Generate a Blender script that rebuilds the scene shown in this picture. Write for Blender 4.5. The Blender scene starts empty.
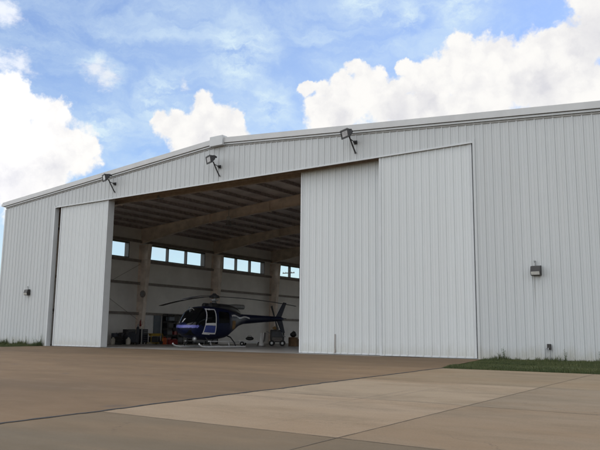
import bpy, math, random
import numpy as np
from mathutils import Vector, Matrix

random.seed(7)
RNG = np.random.default_rng(11)
scene = bpy.context.scene
COL = scene.collection
PI = math.pi
R = math.radians

# ------------------------------------------------------------------ node helpers
class NT:
    """small wrapper for building node trees"""
    def __init__(self, tree):
        self.t = tree; self.n = tree.nodes; self.l = tree.links
    def node(self, kind, **kw):
        n = self.n.new(kind)
        for k, v in kw.items():
            setattr(n, k, v)
        return n
    def put(self, sock, v):
        if v is None: return
        if isinstance(v, bpy.types.NodeSocket): self.l.new(v, sock)
        else: sock.default_value = v
    def math(self, op, a, b=None, c=None, clamp=False):
        n = self.node('ShaderNodeMath', operation=op, use_clamp=clamp)
        self.put(n.inputs[0], a); self.put(n.inputs[1], b)
        if c is not None: self.put(n.inputs[2], c)
        return n.outputs[0]
    def vmath(self, op, a, b=None, out=0):
        n = self.node('ShaderNodeVectorMath', operation=op)
        self.put(n.inputs[0], a); self.put(n.inputs[1], b)
        return n.outputs[out]
    def scale(self, a, f):
        n = self.node('ShaderNodeVectorMath', operation='SCALE')
        self.put(n.inputs[0], a); self.put(n.inputs['Scale'], f)
        return n.outputs[0]
    def noise(self, vec, scale, detail=4, rough=0.55, out='Fac', dist=0.0):
        n = self.node('ShaderNodeTexNoise')
        self.put(n.inputs['Vector'], vec)
        n.inputs['Scale'].default_value = scale; n.inputs['Detail'].default_value = detail
        n.inputs['Roughness'].default_value = rough; n.inputs['Distortion'].default_value = dist
        return n.outputs[out]
    def voro(self, vec, scale, feature='SMOOTH_F1'):
        n = self.node('ShaderNodeTexVoronoi', feature=feature)
        self.put(n.inputs['Vector'], vec); n.inputs['Scale'].default_value = scale
        return n.outputs['Distance']
    def smooth(self, v, a, b, lo=0.0, hi=1.0):
        n = self.node('ShaderNodeMapRange', interpolation_type='SMOOTHSTEP')
        self.put(n.inputs['Value'], v)
        n.inputs['From Min'].default_value = a; n.inputs['From Max'].default_value = b
        n.inputs['To Min'].default_value = lo; n.inputs['To Max'].default_value = hi
        return n.outputs['Result']
    def mix(self, f, a, b, blend='MIX'):
        n = self.node('ShaderNodeMix', data_type='RGBA', blend_type=blend)
        self.put(n.inputs['Factor'], f)
        A, B = n.inputs[6], n.inputs[7]
        for s, v in ((A, a), (B, b)):
            if isinstance(v, bpy.types.NodeSocket): self.l.new(v, s)
            else: s.default_value = (v[0], v[1], v[2], 1)
        return n.outputs[2]
    def sep(self, v):
        n = self.node('ShaderNodeSeparateXYZ'); self.put(n.inputs[0], v); return n.outputs
    def comb(self, x, y, z):
        n = self.node('ShaderNodeCombineXYZ')
        for i, v in enumerate((x, y, z)): self.put(n.inputs[i], v)
        return n.outputs[0]

def new_mat(name):
    m = bpy.data.materials.new(name); m.use_nodes = True
    t = NT(m.node_tree); b = t.n['Principled BSDF']
    return m, t, b

def worldpos(t):
    return t.node('ShaderNodeNewGeometry').outputs['Position']

def plain(name, col, rough=0.6, metal=0.0, var=0.12, scale=4.0, bump=0.0, spec=0.5, coat=0.0):
    """a base colour with gentle noise variation"""
    m, t, b = new_mat(name)
    p = t.node('ShaderNodeTexCoord').outputs['Object']
    f = t.noise(p, scale, 5, 0.6)
    lo = [c * (1 - var) for c in col]; hi = [min(1, c * (1 + var)) for c in col]
    c = t.mix(t.smooth(f, .3, .7), lo, hi)
    t.put(b.inputs['Base Color'], c)
    b.inputs['Roughness'].default_value = rough; b.inputs['Metallic'].default_value = metal
    b.inputs['Specular IOR Level'].default_value = spec
    b.inputs['Coat Weight'].default_value = coat
    if bump:
        bn = t.node('ShaderNodeBump'); bn.inputs['Strength'].default_value = bump
        t.put(bn.inputs['Height'], t.noise(p, scale * 8, 4)); t.put(b.inputs['Normal'], bn.outputs[0])
    return m

# ------------------------------------------------------------------ mesh helpers
class MB:
    def __init__(self):
        self.v = []; self.f = []; self.sm = []
    def add(self, verts, faces, smooth=False):
        o = len(self.v)
        self.v += [tuple(p) for p in verts]
        self.f += [tuple(i + o for i in f) for f in faces]
        self.sm += [smooth] * len(faces)
        return self
    def box(self, x0, x1, y0, y1, z0, z1):
        v = [(x0,y0,z0),(x1,y0,z0),(x1,y1,z0),(x0,y1,z0),(x0,y0,z1),(x1,y0,z1),(x1,y1,z1),(x0,y1,z1)]
        return self.add(v, [(0,3,2,1),(4,5,6,7),(0,1,5,4),(1,2,6,5),(2,3,7,6),(3,0,4,7)])
    def cbox(self, x0, x1, y0, y1, z0, z1, c):
        """box with chamfered vertical and top edges"""
        def ring(i, z): 
            a = [(x0+i+c,y0+i),(x1-i-c,y0+i),(x1-i,y0+i+c),(x1-i,y1-i-c),(x1-i-c,y1-i),(x0+i+c,y1-i),(x0+i,y1-i-c),(x0+i,y0+i+c)]
            return [(p[0],p[1],z) for p in a]
        rs = [ring(c*.6, z0), ring(0, z0+c), ring(0, z1-c), ring(c*.6, z1)]
        v = sum(rs, []); f = [tuple(range(7,-1,-1)), tuple(range(24,32))]
        for k in range(3):
            for i in range(8):
                j = (i+1) % 8
                f.append((k*8+i, k*8+j, (k+1)*8+j, (k+1)*8+i))
        return self.add(v, f)
    def prism(self, pts, d):
        """closed polygon of 3-D points swept by vector d"""
        n = len(pts); v = [tuple(p) for p in pts] + [tuple(p[i]+d[i] for i in range(3)) for p in pts]
        f = [tuple(range(n-1,-1,-1)), tuple(range(n,2*n))] + [(i,(i+1)%n,n+(i+1)%n,n+i) for i in range(n)]
        return self.add(v, f)
    def tube(self, path, r, n=10, smooth=True, caps=True):
        path = [Vector(p) for p in path]; k = len(path)
        rs = r if isinstance(r, (list, tuple)) else [r]*k
        v = []; f = []
        t0 = (path[1]-path[0]).normalized()
        up = Vector((0,0,1)) if abs(t0.z) < .9 else Vector((1,0,0))
        u = t0.cross(up).normalized()
        for i, p in enumerate(path):
            t = (path[min(i+1,k-1)]-path[max(i-1,0)]).normalized()
            u = (u - t*u.dot(t)).normalized(); w = t.cross(u)
            for j in range(n):
                a = 2*PI*j/n
                v.append(p + (u*math.cos(a)+w*math.sin(a))*rs[i])
        for i in range(k-1):
            for j in range(n):
                j2 = (j+1) % n
                f.append((i*n+j, i*n+j2, (i+1)*n+j2, (i+1)*n+j))
        self.add(v, f, smooth)
        if caps:
            self.add(v[:n], [tuple(range(n-1,-1,-1))]); self.add(v[-n:], [tuple(range(n))])
        return self
    def lathe(self, prof, n=20, c=(0,0,0), smooth=True):
        v = []; f = []
        for r_, z in prof:
            for j in range(n):
                a = 2*PI*j/n; v.append((c[0]+r_*math.cos(a), c[1]+r_*math.sin(a), c[2]+z))
        for i in range(len(prof)-1):
            for j in range(n):
                j2 = (j+1) % n
                f.append((i*n+j, i*n+j2, (i+1)*n+j2, (i+1)*n+j))
        self.add(v, f, smooth)
        self.add(v[:n], [tuple(range(n-1,-1,-1))]); self.add(v[-n:], [tuple(range(n))])
        return self
    def sphere(self, c, r, n=14, sq=(1,1,1)):
        prof = [(max(.001, math.sin(PI*i/8)), -math.cos(PI*i/8)) for i in range(9)]
        o = len(self.v); self.lathe([(r*a, r*b) for a, b in prof], n)
        for i in range(o, len(self.v)):
            p = self.v[i]; self.v[i] = (c[0]+p[0]*sq[0], c[1]+p[1]*sq[1], c[2]+p[2]*sq[2])
        return self
    def xf(self, M):
        self.v = [tuple(M @ Vector(p)) for p in self.v]; return self
    def build(self, name, mat, parent=None, bevel=0.0):
        me = bpy.data.meshes.new(name); me.from_pydata(self.v, [], self.f); me.update()
        me.polygons.foreach_set('use_smooth', self.sm)
        if mat is not None: me.materials.append(mat)
        o = bpy.data.objects.new(name, me); COL.objects.link(o)
        if parent is not None: o.parent = parent
        if bevel:
            b = o.modifiers.new('bevel', 'BEVEL'); b.width = bevel; b.segments = 2; b.limit_method = 'ANGLE'
        return o

def thing(name, label, cat, loc=(0,0,0), rz=0.0, group=None):
    o = bpy.data.objects.new(name, None); COL.objects.link(o)
    o.empty_display_size = .2; o.location = loc; o.rotation_euler = (0,0,rz)
    return tag(o, label, cat, group)
def tag(o, label, cat, group=None, kind=None):
    o['label'] = label; o['category'] = cat
    if group: o['group'] = group
    if kind: o['kind'] = kind
    return o
def struct(o, label=None, kind='structure'):
    o['kind'] = kind
    if label: o['label'] = label; 
    return o
def copy_tree(root, loc=None, rz=None, label=None):
    r = root.copy(); COL.objects.link(r)
    if loc is not None: r.location = loc
    if rz is not None: r.rotation_euler = (0,0,rz)
    if label: r['label'] = label
    def rec(src, dst):
        for ch in list(src.children):
            c = ch.copy(); COL.objects.link(c); c.parent = dst; rec(ch, c)
    rec(root, r)
    return r

# ------------------------------------------------------------------ camera
cam = bpy.data.cameras.new('camera'); co = bpy.data.objects.new('camera', cam); COL.objects.link(co)
cam.sensor_width = 36; cam.lens = 693.5/600*36; cam.clip_end = 6000; cam.clip_start = .05
cr = Vector((0.81523258, 0.57900688, 0.01211881)); cu = Vector((0.08132155, -0.13516774, 0.98747987)); cf = Vector((-0.57339571, 0.80404024, 0.15727888))
co.matrix_world = Matrix(((cr.x,cu.x,-cf.x,0),(cr.y,cu.y,-cf.y,-27.538),(cr.z,cu.z,-cf.z,0.865),(0,0,0,1)))
scene.camera = co

# ------------------------------------------------------------------ world: sky and clouds
SUN_EL, SUN_AZ = 52.0, 35.0                    # behind and to the right of the hangar
def dirv(az, el):
    a, e = R(az), R(el)
    return Vector((math.sin(a)*math.cos(e), math.cos(a)*math.cos(e), math.sin(e)))
CLOUDS = [(-59.5,17.8,1.93),(-59.6,13.7,3.39),(-57.6,17.1,1.06),(-56.0,17.0,1.37),(-56.3,14.0,3.24),(-54.3,14.2,2.34),(-53.0,14.7,0.94),(-57.2,10.9,3.08),
 (-43.6,18.0,1.44),(-43.9,18.6,0.88),(-42.4,17.6,1.45),(-41.1,17.4,0.81),(-46.7,16.8,1.28),(-47.4,17.4,0.63),(-46.1,17.8,0.48),(-45.3,16.3,1.45),(-44.0,15.6,2.43),(-41.7,16.3,1.6),(-42.9,16.0,2.0),(-45.0,15.6,1.7),
 (-34.9,20.3,0.64),(-33.7,20.1,0.80),(-34.1,18.6,1.29),(-32.2,20.9,0.79),(-31.1,21.9,0.86),(-30.0,21.0,1.19),(-28.9,20.8,1.11),(-31.8,18.9,2.42),(-28.3,19.2,2.24),(-27.5,20.0,1.19),(-26.5,21.7,0.70),(-25.5,20.7,1.41),(-24.1,21.0,1.72),(-22.8,21.9,1.23),(-21.9,23.4,1.06),(-21.2,21.6,2.16),(-19.2,21.8,1.83),(-18.0,20.5,3.06),(-16.5,22.1,1.42),(-15.0,22.3,1.33),(-13.8,22.7,1.17),(-14.2,19.8,3.77),(-10.9,23.0,2.44),(-11.5,25.2,1.69),(-25.0,17.9,3.20),(-20.5,18.8,3.13),(-33.0,17.3,2.03)]
GREYS = [(-27.2,18.3,1.5),(-58.6,11.2,2.6),(-55.6,12.6,1.5),(-43.6,15.2,1.1),(-11.2,22.6,2.6),(-25.0,19.0,1.3),(-31.9,17.6,1.1),(-15.6,19.3,2.0)]
PUFFS = [(-60.2,23.9,1.3),(-58.4,20.3,1.1),(-59.9,20.0,1.2),(-45.6,20.0,0.55),(-52.7,20.6,1.0),(-51.8,20.1,.9)]
WISPS = [(-50.1,6.6,1.1),(-46.5,6.6,0.9),(-44.8,5.8,1.2),(-41.1,5.9,0.9),(-38.9,5.3,1.1),(-52.9,20.6,1.1),(-51.6,20.2,1.0),(-41.0,22.6,2.6),(-30.0,27.6,2.4),(-47.5,19.0,2.0),(-52.0,16.2,1.8),(-38.0,18.4,1.7),(-26.5,25.5,1.5),(-22.0,26.3,2.0)]

world = bpy.data.worlds.new('World'); scene.world = world; world.use_nodes = True
w = NT(world.node_tree); w.n.clear()
D = w.node('ShaderNodeTexCoord').outputs['Generated']
D = w.vmath('NORMALIZE', D)
sky = w.node('ShaderNodeTexSky', sky_type='NISHITA', sun_disc=False)
sky.sun_elevation = R(SUN_EL); sky.sun_rotation = R(SUN_AZ)
sky.air_density = 1.1; sky.dust_density = 0.7; sky.ozone_density = 1.6
skyc = sky.outputs[0]
warp = w.vmath('SUBTRACT', w.noise(D, 26, 5, .6, 'Color'), (.5,.5,.5))
warp2 = w.vmath('SUBTRACT', w.noise(D, 95, 4, .6, 'Color'), (.5,.5,.5))
Dw = w.vmath('ADD', w.vmath('ADD', D, w.scale(warp, .030)), w.scale(warp2, .011))
def field(vec, blobs, k=.4):
    cur = None
    for az, el, rr in blobs:
        d = w.vmath('DISTANCE', vec, tuple(dirv(az, el)), out=1)
        v = w.math('MULTIPLY_ADD', d, -1.0/R(rr), 1.0)
        cur = v if cur is None else w.math('SMOOTH_MAX', cur, v, k)
    return cur
vf = field(Dw, CLOUDS)
vf = w.math('MINIMUM', vf, .9)
bil = w.math('SUBTRACT', .45, w.voro(w.vmath('ADD', D, w.scale(warp2, .012)), 62))
bil2 = w.math('SUBTRACT', .45, w.voro(Dw, 150))
fb = w.math('SUBTRACT', w.noise(D, 48, 7, .62), .5)
dens = w.math('ADD', w.math('MULTIPLY', w.math('MINIMUM', w.math('MAXIMUM', vf, -.6), .8), 1.9), w.math('ADD', w.math('MULTIPLY', bil, .75), w.math('ADD', w.math('MULTIPLY', bil2, .35), w.math('MULTIPLY', fb, 1.15))))
# the rest of the sky (out of the picture) gets broken cloud cover of the same sort
sx, sy, sz = w.sep(D)
zc = w.math('MAXIMUM', sz, .08)
flat = w.comb(w.math('DIVIDE', sx, zc), w.math('DIVIDE', sy, zc), 0.0)
gen = w.math('SUBTRACT', w.noise(flat, 1.1, 7, .58), .42)
inview = w.smooth(w.vmath('DOT_PRODUCT', D, tuple(dirv(-35.5, 20)), out=1), math.cos(R(40)), math.cos(R(29)))
dens = w.math('ADD', w.math('MULTIPLY', dens, inview), w.math('MULTIPLY', w.math('MULTIPLY', gen, 4.0), w.math('SUBTRACT', 1.0, inview)))
puff = w.math('ADD', field(Dw, PUFFS, .3), w.math('ADD', w.math('MULTIPLY', bil, .5), w.math('MULTIPLY', w.math('SUBTRACT', w.noise(w.vmath('MULTIPLY', D, (1,1,1.8)), 40, 7, .68), .5), 2.6)))
alpha = w.math('MAXIMUM', w.smooth(dens, -.15, .52), w.smooth(puff, -.25, 1.1, 0, .62))
gf = w.smooth(w.math('ADD', field(Dw, GREYS), w.math('MULTIPLY', fb, 1.1)), -.5, 1.1)
lump = w.math('ADD', w.math('MULTIPLY', bil, .7), w.math('MULTIPLY', w.math('SUBTRACT', w.noise(Dw, 30, 6, .6), .5), 1.6))
shade = w.math('ADD', w.math('MULTIPLY', gf, .66), w.smooth(lump, .22, -.50, 0, .42), clamp=True)
white = (1.0, .985, .96); grey = (.70, .70, .75)
cloudc = w.mix(shade, white, grey)
# thin high veil
st = w.vmath('MULTIPLY', Dw, (1.0, 1.0, 2.6))
veil = w.noise(st, 7.5, 8, .62, dist=.5)
wf = w.smooth(field(Dw, WISPS, .4), -.5, .9)
veil = w.math('ADD', w.math('ADD', w.smooth(veil, .30, .78, .10, .66), w.math('MULTIPLY', w.smooth(w.noise(D, 3.2, 3, .5), .35, .65), .16)), w.math('MULTIPLY', w.math('MULTIPLY', wf, .75), w.smooth(w.noise(st, 22, 6, .6), .3, .7)), clamp=True)
bg_sky = w.node('ShaderNodeBackground'); 
hs = w.node('ShaderNodeHueSaturation'); hs.inputs['Saturation'].default_value = 1.2; hs.inputs['Hue'].default_value = .513; hs.inputs['Value'].default_value = 1.0; w.put(hs.inputs['Color'], skyc)
w.put(bg_sky.inputs['Color'], hs.outputs[0]); bg_sky.inputs['Strength'].default_value = 0.145
bg_veil = w.node('ShaderNodeBackground'); w.put(bg_veil.inputs['Color'], (.70,.86,.98,1)); bg_veil.inputs['Strength'].default_value = .78
bg_cl = w.node('ShaderNodeBackground'); w.put(bg_cl.inputs['Color'], cloudc); cloud_boost = w.smooth(w.vmath('DOT_PRODUCT', D, (-math.sin(R(SUN_AZ)), -math.cos(R(SUN_AZ)), 0), out=1), -.1, .6, 0, 1)   # unseen clouds opposite the sun brightened to lift facade and interior
w.put(bg_cl.inputs['Strength'], w.math('MULTIPLY_ADD', cloud_boost, 1.06, .79))
m1 = w.node('ShaderNodeMixShader'); w.put(m1.inputs[0], veil); w.l.new(bg_sky.outputs[0], m1.inputs[1]); w.l.new(bg_veil.outputs[0], m1.inputs[2])
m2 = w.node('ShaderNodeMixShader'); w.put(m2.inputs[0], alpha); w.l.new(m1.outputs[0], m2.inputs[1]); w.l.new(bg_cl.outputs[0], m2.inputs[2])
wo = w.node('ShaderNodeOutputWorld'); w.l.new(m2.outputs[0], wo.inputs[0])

sun = bpy.data.lights.new('sun', 'SUN'); so = bpy.data.objects.new('sun', sun); COL.objects.link(so)
sun.energy = 0.8; sun.angle = R(14); sun.color = (1, .95, .88)
so.rotation_euler = (-dirv(SUN_AZ, SUN_EL)).to_track_quat('-Z', 'Y').to_euler()

scene.view_settings.view_transform = 'Standard'; scene.view_settings.look = 'None'
scene.view_settings.exposure = 0.33; scene.view_settings.gamma = 1; scene.view_settings.use_curve_mapping = False
scene.cycles.use_denoising = True; scene.cycles.use_adaptive_sampling = True; scene.cycles.adaptive_threshold = .02
scene.cycles.max_bounces = 12; scene.cycles.diffuse_bounces = 9; scene.cycles.transparent_max_bounces = 12
scene.cycles.caustics_reflective = False; scene.cycles.caustics_refractive = False
scene.cycles.sample_clamp_indirect = 6

# ------------------------------------------------------------------ materials
def mat_siding(name, base, stain=1.0, cell=1.095):
    """white painted ribbed steel: sheet-to-sheet tint, faint streaks, dirt splashed up from the ground"""
    m, t, b = new_mat(name)
    p = worldpos(t); x, y, z = t.sep(p)
    sheet = t.node('ShaderNodeTexWhiteNoise', noise_dimensions='1D')
    t.put(sheet.inputs['W'], t.math('FLOOR', t.math('DIVIDE', x, cell)))
    tint = t.math('MULTIPLY_ADD', sheet.outputs['Value'], .05, .965)
    c = t.mix(1.0, base, t.comb(tint, tint, tint), 'MULTIPLY')
    streak = t.noise(t.comb(t.math('MULTIPLY', x, 5.0), 0.0, t.math('MULTIPLY', z, .22)), 1.0, 5, .6)
    c = t.mix(t.smooth(streak, .48, .8, 0, .22 * stain), c, (.46, .45, .42))
    blot = t.noise(p, .45, 5, .6)
    c = t.mix(t.smooth(blot, .45, .75, 0, .12), c, (.55, .55, .54))
    # mildew and mud splash, strongest in the lowest half metre
    up = t.math('MULTIPLY', t.noise(t.comb(t.math('MULTIPLY', x, 3.2), 0.0, z), 1.0, 6, .65), 1.1)
    low = t.smooth(t.math('SUBTRACT', z, up), .12, -.62, 0, .62 * stain)
    c = t.mix(low, c, (.27, .25, .17))
    speck = t.math('MULTIPLY', t.smooth(t.noise(p, 16, 4, .7), .58, .7), t.smooth(z, 1.2, .1, 0, .45 * stain))
    c = t.mix(speck, c, (.16, .15, .10))
    t.put(b.inputs['Base Color'], c)
    b.inputs['Roughness'].default_value = .42; b.inputs['Specular IOR Level'].default_value = .35
    # rust run under the right hand wall light
    run = t.math('MULTIPLY', t.smooth(t.math('ABSOLUTE', t.math('ADD', x, 8.285)), .035, .008), t.math('MULTIPLY', t.smooth(z, 1.6, 2.9), t.smooth(z, 3.40, 3.3)))
    c = t.mix(t.math('MULTIPLY', run, .55 * stain), c, (.10,.085,.07))
    t.put(b.inputs['Base Color'], c)
    bn = t.node('ShaderNodeBump'); bn.inputs['Strength'].default_value = .12; bn.inputs['Distance'].default_value = .03
    t.put(bn.inputs['Height'], t.noise(p, 1.6, 3)); t.put(b.inputs['Normal'], bn.outputs[0])
    return m
M_wall = mat_siding('white_siding', (.49,.515,.525), .75)
M_door = mat_siding('white_door_siding', (.56,.59,.60), .45, 1.5)
M_trim = plain('white_trim', (.52,.545,.56), .45, var=.04, scale=1.2)
M_ftrim = plain('grey_rake_trim', (.50,.51,.515), .45, var=.05, scale=1.0)
M_gap = plain('dark_seal', (.05,.05,.05), .8)
M_insul = plain('white_faced_insulation', (.84,.83,.80), .55, var=.06, scale=.7, bump=.1)
M_roofins = plain('roof_insulation', (.84,.79,.77), .5, var=.12, scale=.9, bump=.15)
M_roof = plain('galvanised_roof', (.55,.56,.56), .4, .6, var=.08)
M_purlin = plain('dark_primer_steel', (.42,.37,.365), .6, var=.2)
M_steel = plain('tan_primer_steel', (.80,.71,.63), .6, var=.16, scale=1.5)
M_girt = plain('brown_girt_steel', (.26,.23,.21), .6, var=.15)
M_soffit = plain('brown_soffit_steel', (.32,.27,.24), .6, var=.15)
M_black = plain('black_powder_coat', (.022,.022,.024), .5, var=.2)
M_bronze = plain('dark_bronze_paint', (.022,.02,.019), .45, var=.2)
M_lens = plain('clear_lamp_lens', (.55,.55,.52), .15, var=.1)
M_glow = plain('reflector_glass', (.13,.13,.135), .12, .6, var=.3, scale=9)
M_gray = plain('grey_metal', (.32,.33,.34), .4, .6, var=.1)
M_wpaint = plain('white_enamel', (.72,.72,.72), .35, var=.06)
M_rubber = plain('black_rubber', (.018,.018,.018), .8, var=.25)
M_yellow = plain('yellow_paint', (.42,.28,.03), .5, var=.15)
M_orange = plain('orange_red_plastic', (.48,.09,.025), .5, var=.15)
M_red = plain('red_paint', (.22,.018,.02), .4, var=.2)
M_tan = plain('tan_cardboard', (.20,.125,.07), .85, var=.15)
M_canvas = plain('brown_canvas', (.30,.19,.08), .9, var=.2)
M_blueg = plain('blue_grey_door_paint', (.17,.20,.24), .5, var=.08)
M_drum = plain('dark_blue_drum', (.03,.035,.05), .45, var=.2)
M_jug = plain('milky_plastic', (.55,.52,.45), .5, var=.08)
M_wood = plain('weathered_pole_wood', (.10,.075,.055), .9, var=.3)
M_leaf = plain('weed_leaf', (.055,.085,.022), .7, var=.35, scale=9)

m, t, b = new_mat('window_glass'); t.n.remove(b)
tr = t.node('ShaderNodeBsdfTransparent'); tr.inputs[0].default_value = (.90,.95,.95,1)
gl = t.node('ShaderNodeBsdfGlossy'); gl.inputs['Roughness'].default_value = .03
fr = t.node('ShaderNodeFresnel'); fr.inputs['IOR'].default_value = 1.45
mx = t.node('ShaderNodeMixShader'); t.put(mx.inputs[0], fr.outputs[0]); t.l.new(tr.outputs[0], mx.inputs[1]); t.l.new(gl.outputs[0], mx.inputs[2])
t.l.new(mx.outputs[0], t.n['Material Output'].inputs[0]); M_glass = m

# heli paints
M_navy = plain('navy_gloss_paint', (.006,.010,.038), .40, var=.1, spec=.22)
M_blue = plain('blue_gloss_paint', (.05,.075,.30), .2, var=.1, coat=.6)
M_hwhite = plain('white_gloss_paint', (.75,.76,.78), .25, var=.05, coat=.4)
M_tint = plain('tinted_cabin_glass', (.004,.005,.006), .10, var=.1, spec=.32)
M_blade = plain('dark_grey_blade', (.035,.035,.038), .45, var=.15)
M_cowl = plain('dark_grey_cowling', (.018,.019,.022), .4, var=.2)
M_skid = plain('light_grey_skid_paint', (.74,.75,.77), .35, var=.08)

def mat_apron():
    m, t, b = new_mat('concrete_apron')
    p = worldpos(t); x, y, z = t.sep(p)
    # pour bays
    ix = t.math('FLOOR', t.math('DIVIDE', t.math('ADD', x, 9.53), 4.67)); iy = t.math('FLOOR', t.math('DIVIDE', t.math('ADD', y, 15.58), 4.27))
    wn = t.node('ShaderNodeTexWhiteNoise', noise_dimensions='3D'); t.put(wn.inputs['Vector'], t.comb(ix, iy, 3.7))
    tint = t.math('MULTIPLY_ADD', wn.outputs['Value'], .14, .93)
    row = lambda k: t.math('COMPARE', iy, float(k), .25)        # separate pours: each row of slabs has its own batch colour
    rt = t.math('GREATER_THAN', x, -4.86)
    rc = t.mix(row(-2), (.215,.165,.105), (.122,.098,.065)); rc = t.mix(row(-1), rc, t.mix(rt, (.285,.216,.146), (.198,.148,.097))); rc = t.mix(row(0), rc, t.mix(rt, (.275,.214,.146), (.205,.162,.112)))
    newc = t.mix(1.0, rc, t.comb(tint, tint, tint), 'MULTIPLY')
    oldc = (.132,.083,.043)
    old = t.math('LESS_THAN', x, -9.53)
    c = t.mix(old, newc, oldc)
    big = t.noise(t.vmath('MULTIPLY', p, (.10, .34, 1)), 1.0, 6, .62, dist=.6)
    c = t.mix(t.smooth(big, .42, .70, 0, .55), c, (.195,.125,.066))
    c = t.mix(t.smooth(big, .50, .26, 0, .55), c, (.080,.055,.033))
    mid = t.noise(t.vmath('MULTIPLY', p, (.5, 1.1, 1)), 1.0, 7, .68)
    c = t.mix(t.smooth(mid, .45, .72, 0, .34), c, (.092,.070,.044))
    c = t.mix(t.smooth(mid, .48, .26, 0, .25), c, (.24,.172,.10))
    # drips of oil, tyre smears
    oil = t.voro(t.vmath('ADD', p, t.scale(t.noise(p, 2.0, 3, .6, 'Color'), .35)), .55, 'F1')
    c = t.mix(t.math('MULTIPLY', t.smooth(oil, .16, .03, 0, .55), old), c, (.06,.05,.045))
    fine = t.noise(p, 38, 4, .7)
    c = t.mix(t.smooth(fine, .35, .7, 0, .28), c, (.09,.068,.042))
    agg = t.noise(p, 160, 2, .7)
    c = t.mix(t.smooth(agg, .5, .75, 0, .25), c, (.29,.22,.135))
    tyre = t.noise(t.comb(t.math('MULTIPLY', x, 3.4), t.math('MULTIPLY', y, .10), 0.0), 1.0, 4, .6)
    c = t.mix(t.math('MULTIPLY', t.smooth(tyre, .60, .74, 0, .28), t.smooth(t.noise(p, .16, 3), .45, .6)), c, (.055,.045,.036))
    crk = t.voro(t.vmath('ADD', t.vmath('MULTIPLY', p, (.22,.30,0)), t.scale(t.noise(p, 1.7, 4, .65, 'Color'), .22)), 1.0, 'DISTANCE_TO_EDGE')
    c = t.mix(t.math('MULTIPLY', t.smooth(crk, .0035, .001, 0, .35), t.smooth(t.noise(p, .35, 2), .50, .60)), c, (.05,.038,.028))
    pit = t.noise(p, 75, 3, .75)
    c = t.mix(t.smooth(pit, .58, .72, 0, .45), c, (.065,.05,.035))
    # darker band along the door sill, with a noisy edge
    edge = t.math('ADD', y, t.math('MULTIPLY', t.noise(p, 1.3, 5), 1.4))
    c = t.mix(t.smooth(edge, -.6, .6, 0, .35), c, (.11,.083,.058))
    t.put(b.inputs['Base Color'], c)
    t.put(b.inputs['Roughness'], t.smooth(mid, .3, .7, .78, .92)); b.inputs['Specular IOR Level'].default_value = .3
    bn = t.node('ShaderNodeBump'); bn.inputs['Strength'].default_value = .25; bn.inputs['Distance'].default_value = .012
    t.put(bn.inputs['Height'], t.math('ADD', fine, t.math('MULTIPLY', agg, .5))); t.put(b.inputs['Normal'], bn.outputs[0])
    return m
M_apron = mat_apron()
M_joint = plain('tar_joint_sealant', (.025,.022,.02), .8, var=.3, scale=3)
M_thin = plain('dirty_saw_cut', (.115,.088,.060), .9, var=.35, scale=2)
M_floor = plain('sealed_hangar_floor', (.32,.30,.275), .35, var=.2, scale=.6)

m, t, b = new_mat('turf_soil'); p = worldpos(t)
g = t.noise(p, .55, 7, .65); g2 = t.noise(p, 9, 5, .7)
c = t.mix(t.smooth(g, .35, .65), (.036,.046,.015), (.062,.058,.026))
c = t.mix(t.smooth(g2, .52, .70, 0, .6), c, (.12,.095,.055)); t.put(b.inputs['Base Color'], c); b.inputs['Roughness'].default_value = .95
b.inputs['Specular IOR Level'].default_value = .1
bn = t.node('ShaderNodeBump'); bn.inputs['Strength'].default_value = .6; bn.inputs['Distance'].default_value = .05
t.put(bn.inputs['Height'], g2); t.put(b.inputs['Normal'], bn.outputs[0]); M_soil = m
m, t, b = new_mat('grass_blades'); p = worldpos(t)
g = t.noise(t.vmath('MULTIPLY', p, (.45, 1.6, 1)), 1.2, 4, .6); g2 = t.noise(p, 24, 2, .6)
c = t.mix(t.smooth(g, .35, .65), (.032,.052,.010), (.070,.086,.022)); c = t.mix(t.smooth(g2, .52, .7, 0, .7), c, (.115,.10,.045))
t.put(b.inputs['Base Color'], c); b.inputs['Roughness'].default_value = .7; M_grass = m

# ------------------------------------------------------------------ ground
S = 0.0207
def gz(y): return S*max(y, -60.0) if y < 0 else 0.0
g = MB(); ys = [-3000,-60,0,3000]; xs = [-3000,-60,20,3000]
g.v = [(x, y, gz(y)-.06) for y in ys for x in xs]
for j in range(3):
    for i in range(3): g.f.append((j*4+i, j*4+i+1, j*4+5+i, j*4+4+i)); g.sm.append(False)
struct(g.build('ground', M_soil))
a = MB()
def apron_poly(pts): 
    a.add([(x, y, gz(y)) for x, y in pts], [tuple(range(len(pts)))])
apron_poly([(-64,-60),(60,-60),(60,-6.15),(-9.6,-6.15),(-10.5,-.06),(-39.75,-.06),(-40.2,-2.6),(-64,-2.9)])
ap = a.build('apron', M_apron); struct(ap)

def ribbon(name, pts, wid, mat, lift, jitter, n=160):
    """an irregular strip of sealant or a saw cut lying on the apron"""
    mb = MB(); v = []; f = []
    (x0,y0),(x1,y1) = pts; L = math.hypot(x1-x0, y1-y0); dx, dy = (x1-x0)/L, (y1-y0)/L
    off = 0
    for i in range(n+1):
        s = i/n; off = .8*off + random.gauss(0, jitter*.45); ww = wid*(.7+.6*random.random())
        px, py = x0+(x1-x0)*s - dy*off, y0+(y1-y0)*s + dx*off
        for sg in (-1, 1):
            qx, qy = px - dy*ww*sg/2, py + dx*ww*sg/2
            v.append((qx, qy, gz(qy)+lift))
    for i in range(n): f.append((2*i, 2*i+2, 2*i+3, 2*i+1))
    mb.add(v, f); return struct(mb.build(name, mat))
ribbon('apron_joint', [(-9.53,-59),(-9.53,-6.0)], .085, M_joint, .008, .035, 420)
for xx in (-4.86, -.19, 4.48, 9.15, 13.8): ribbon('apron_joint', [(xx,-59),(xx,-6.2)], .017, M_thin, .004, .006, 260)
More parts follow.
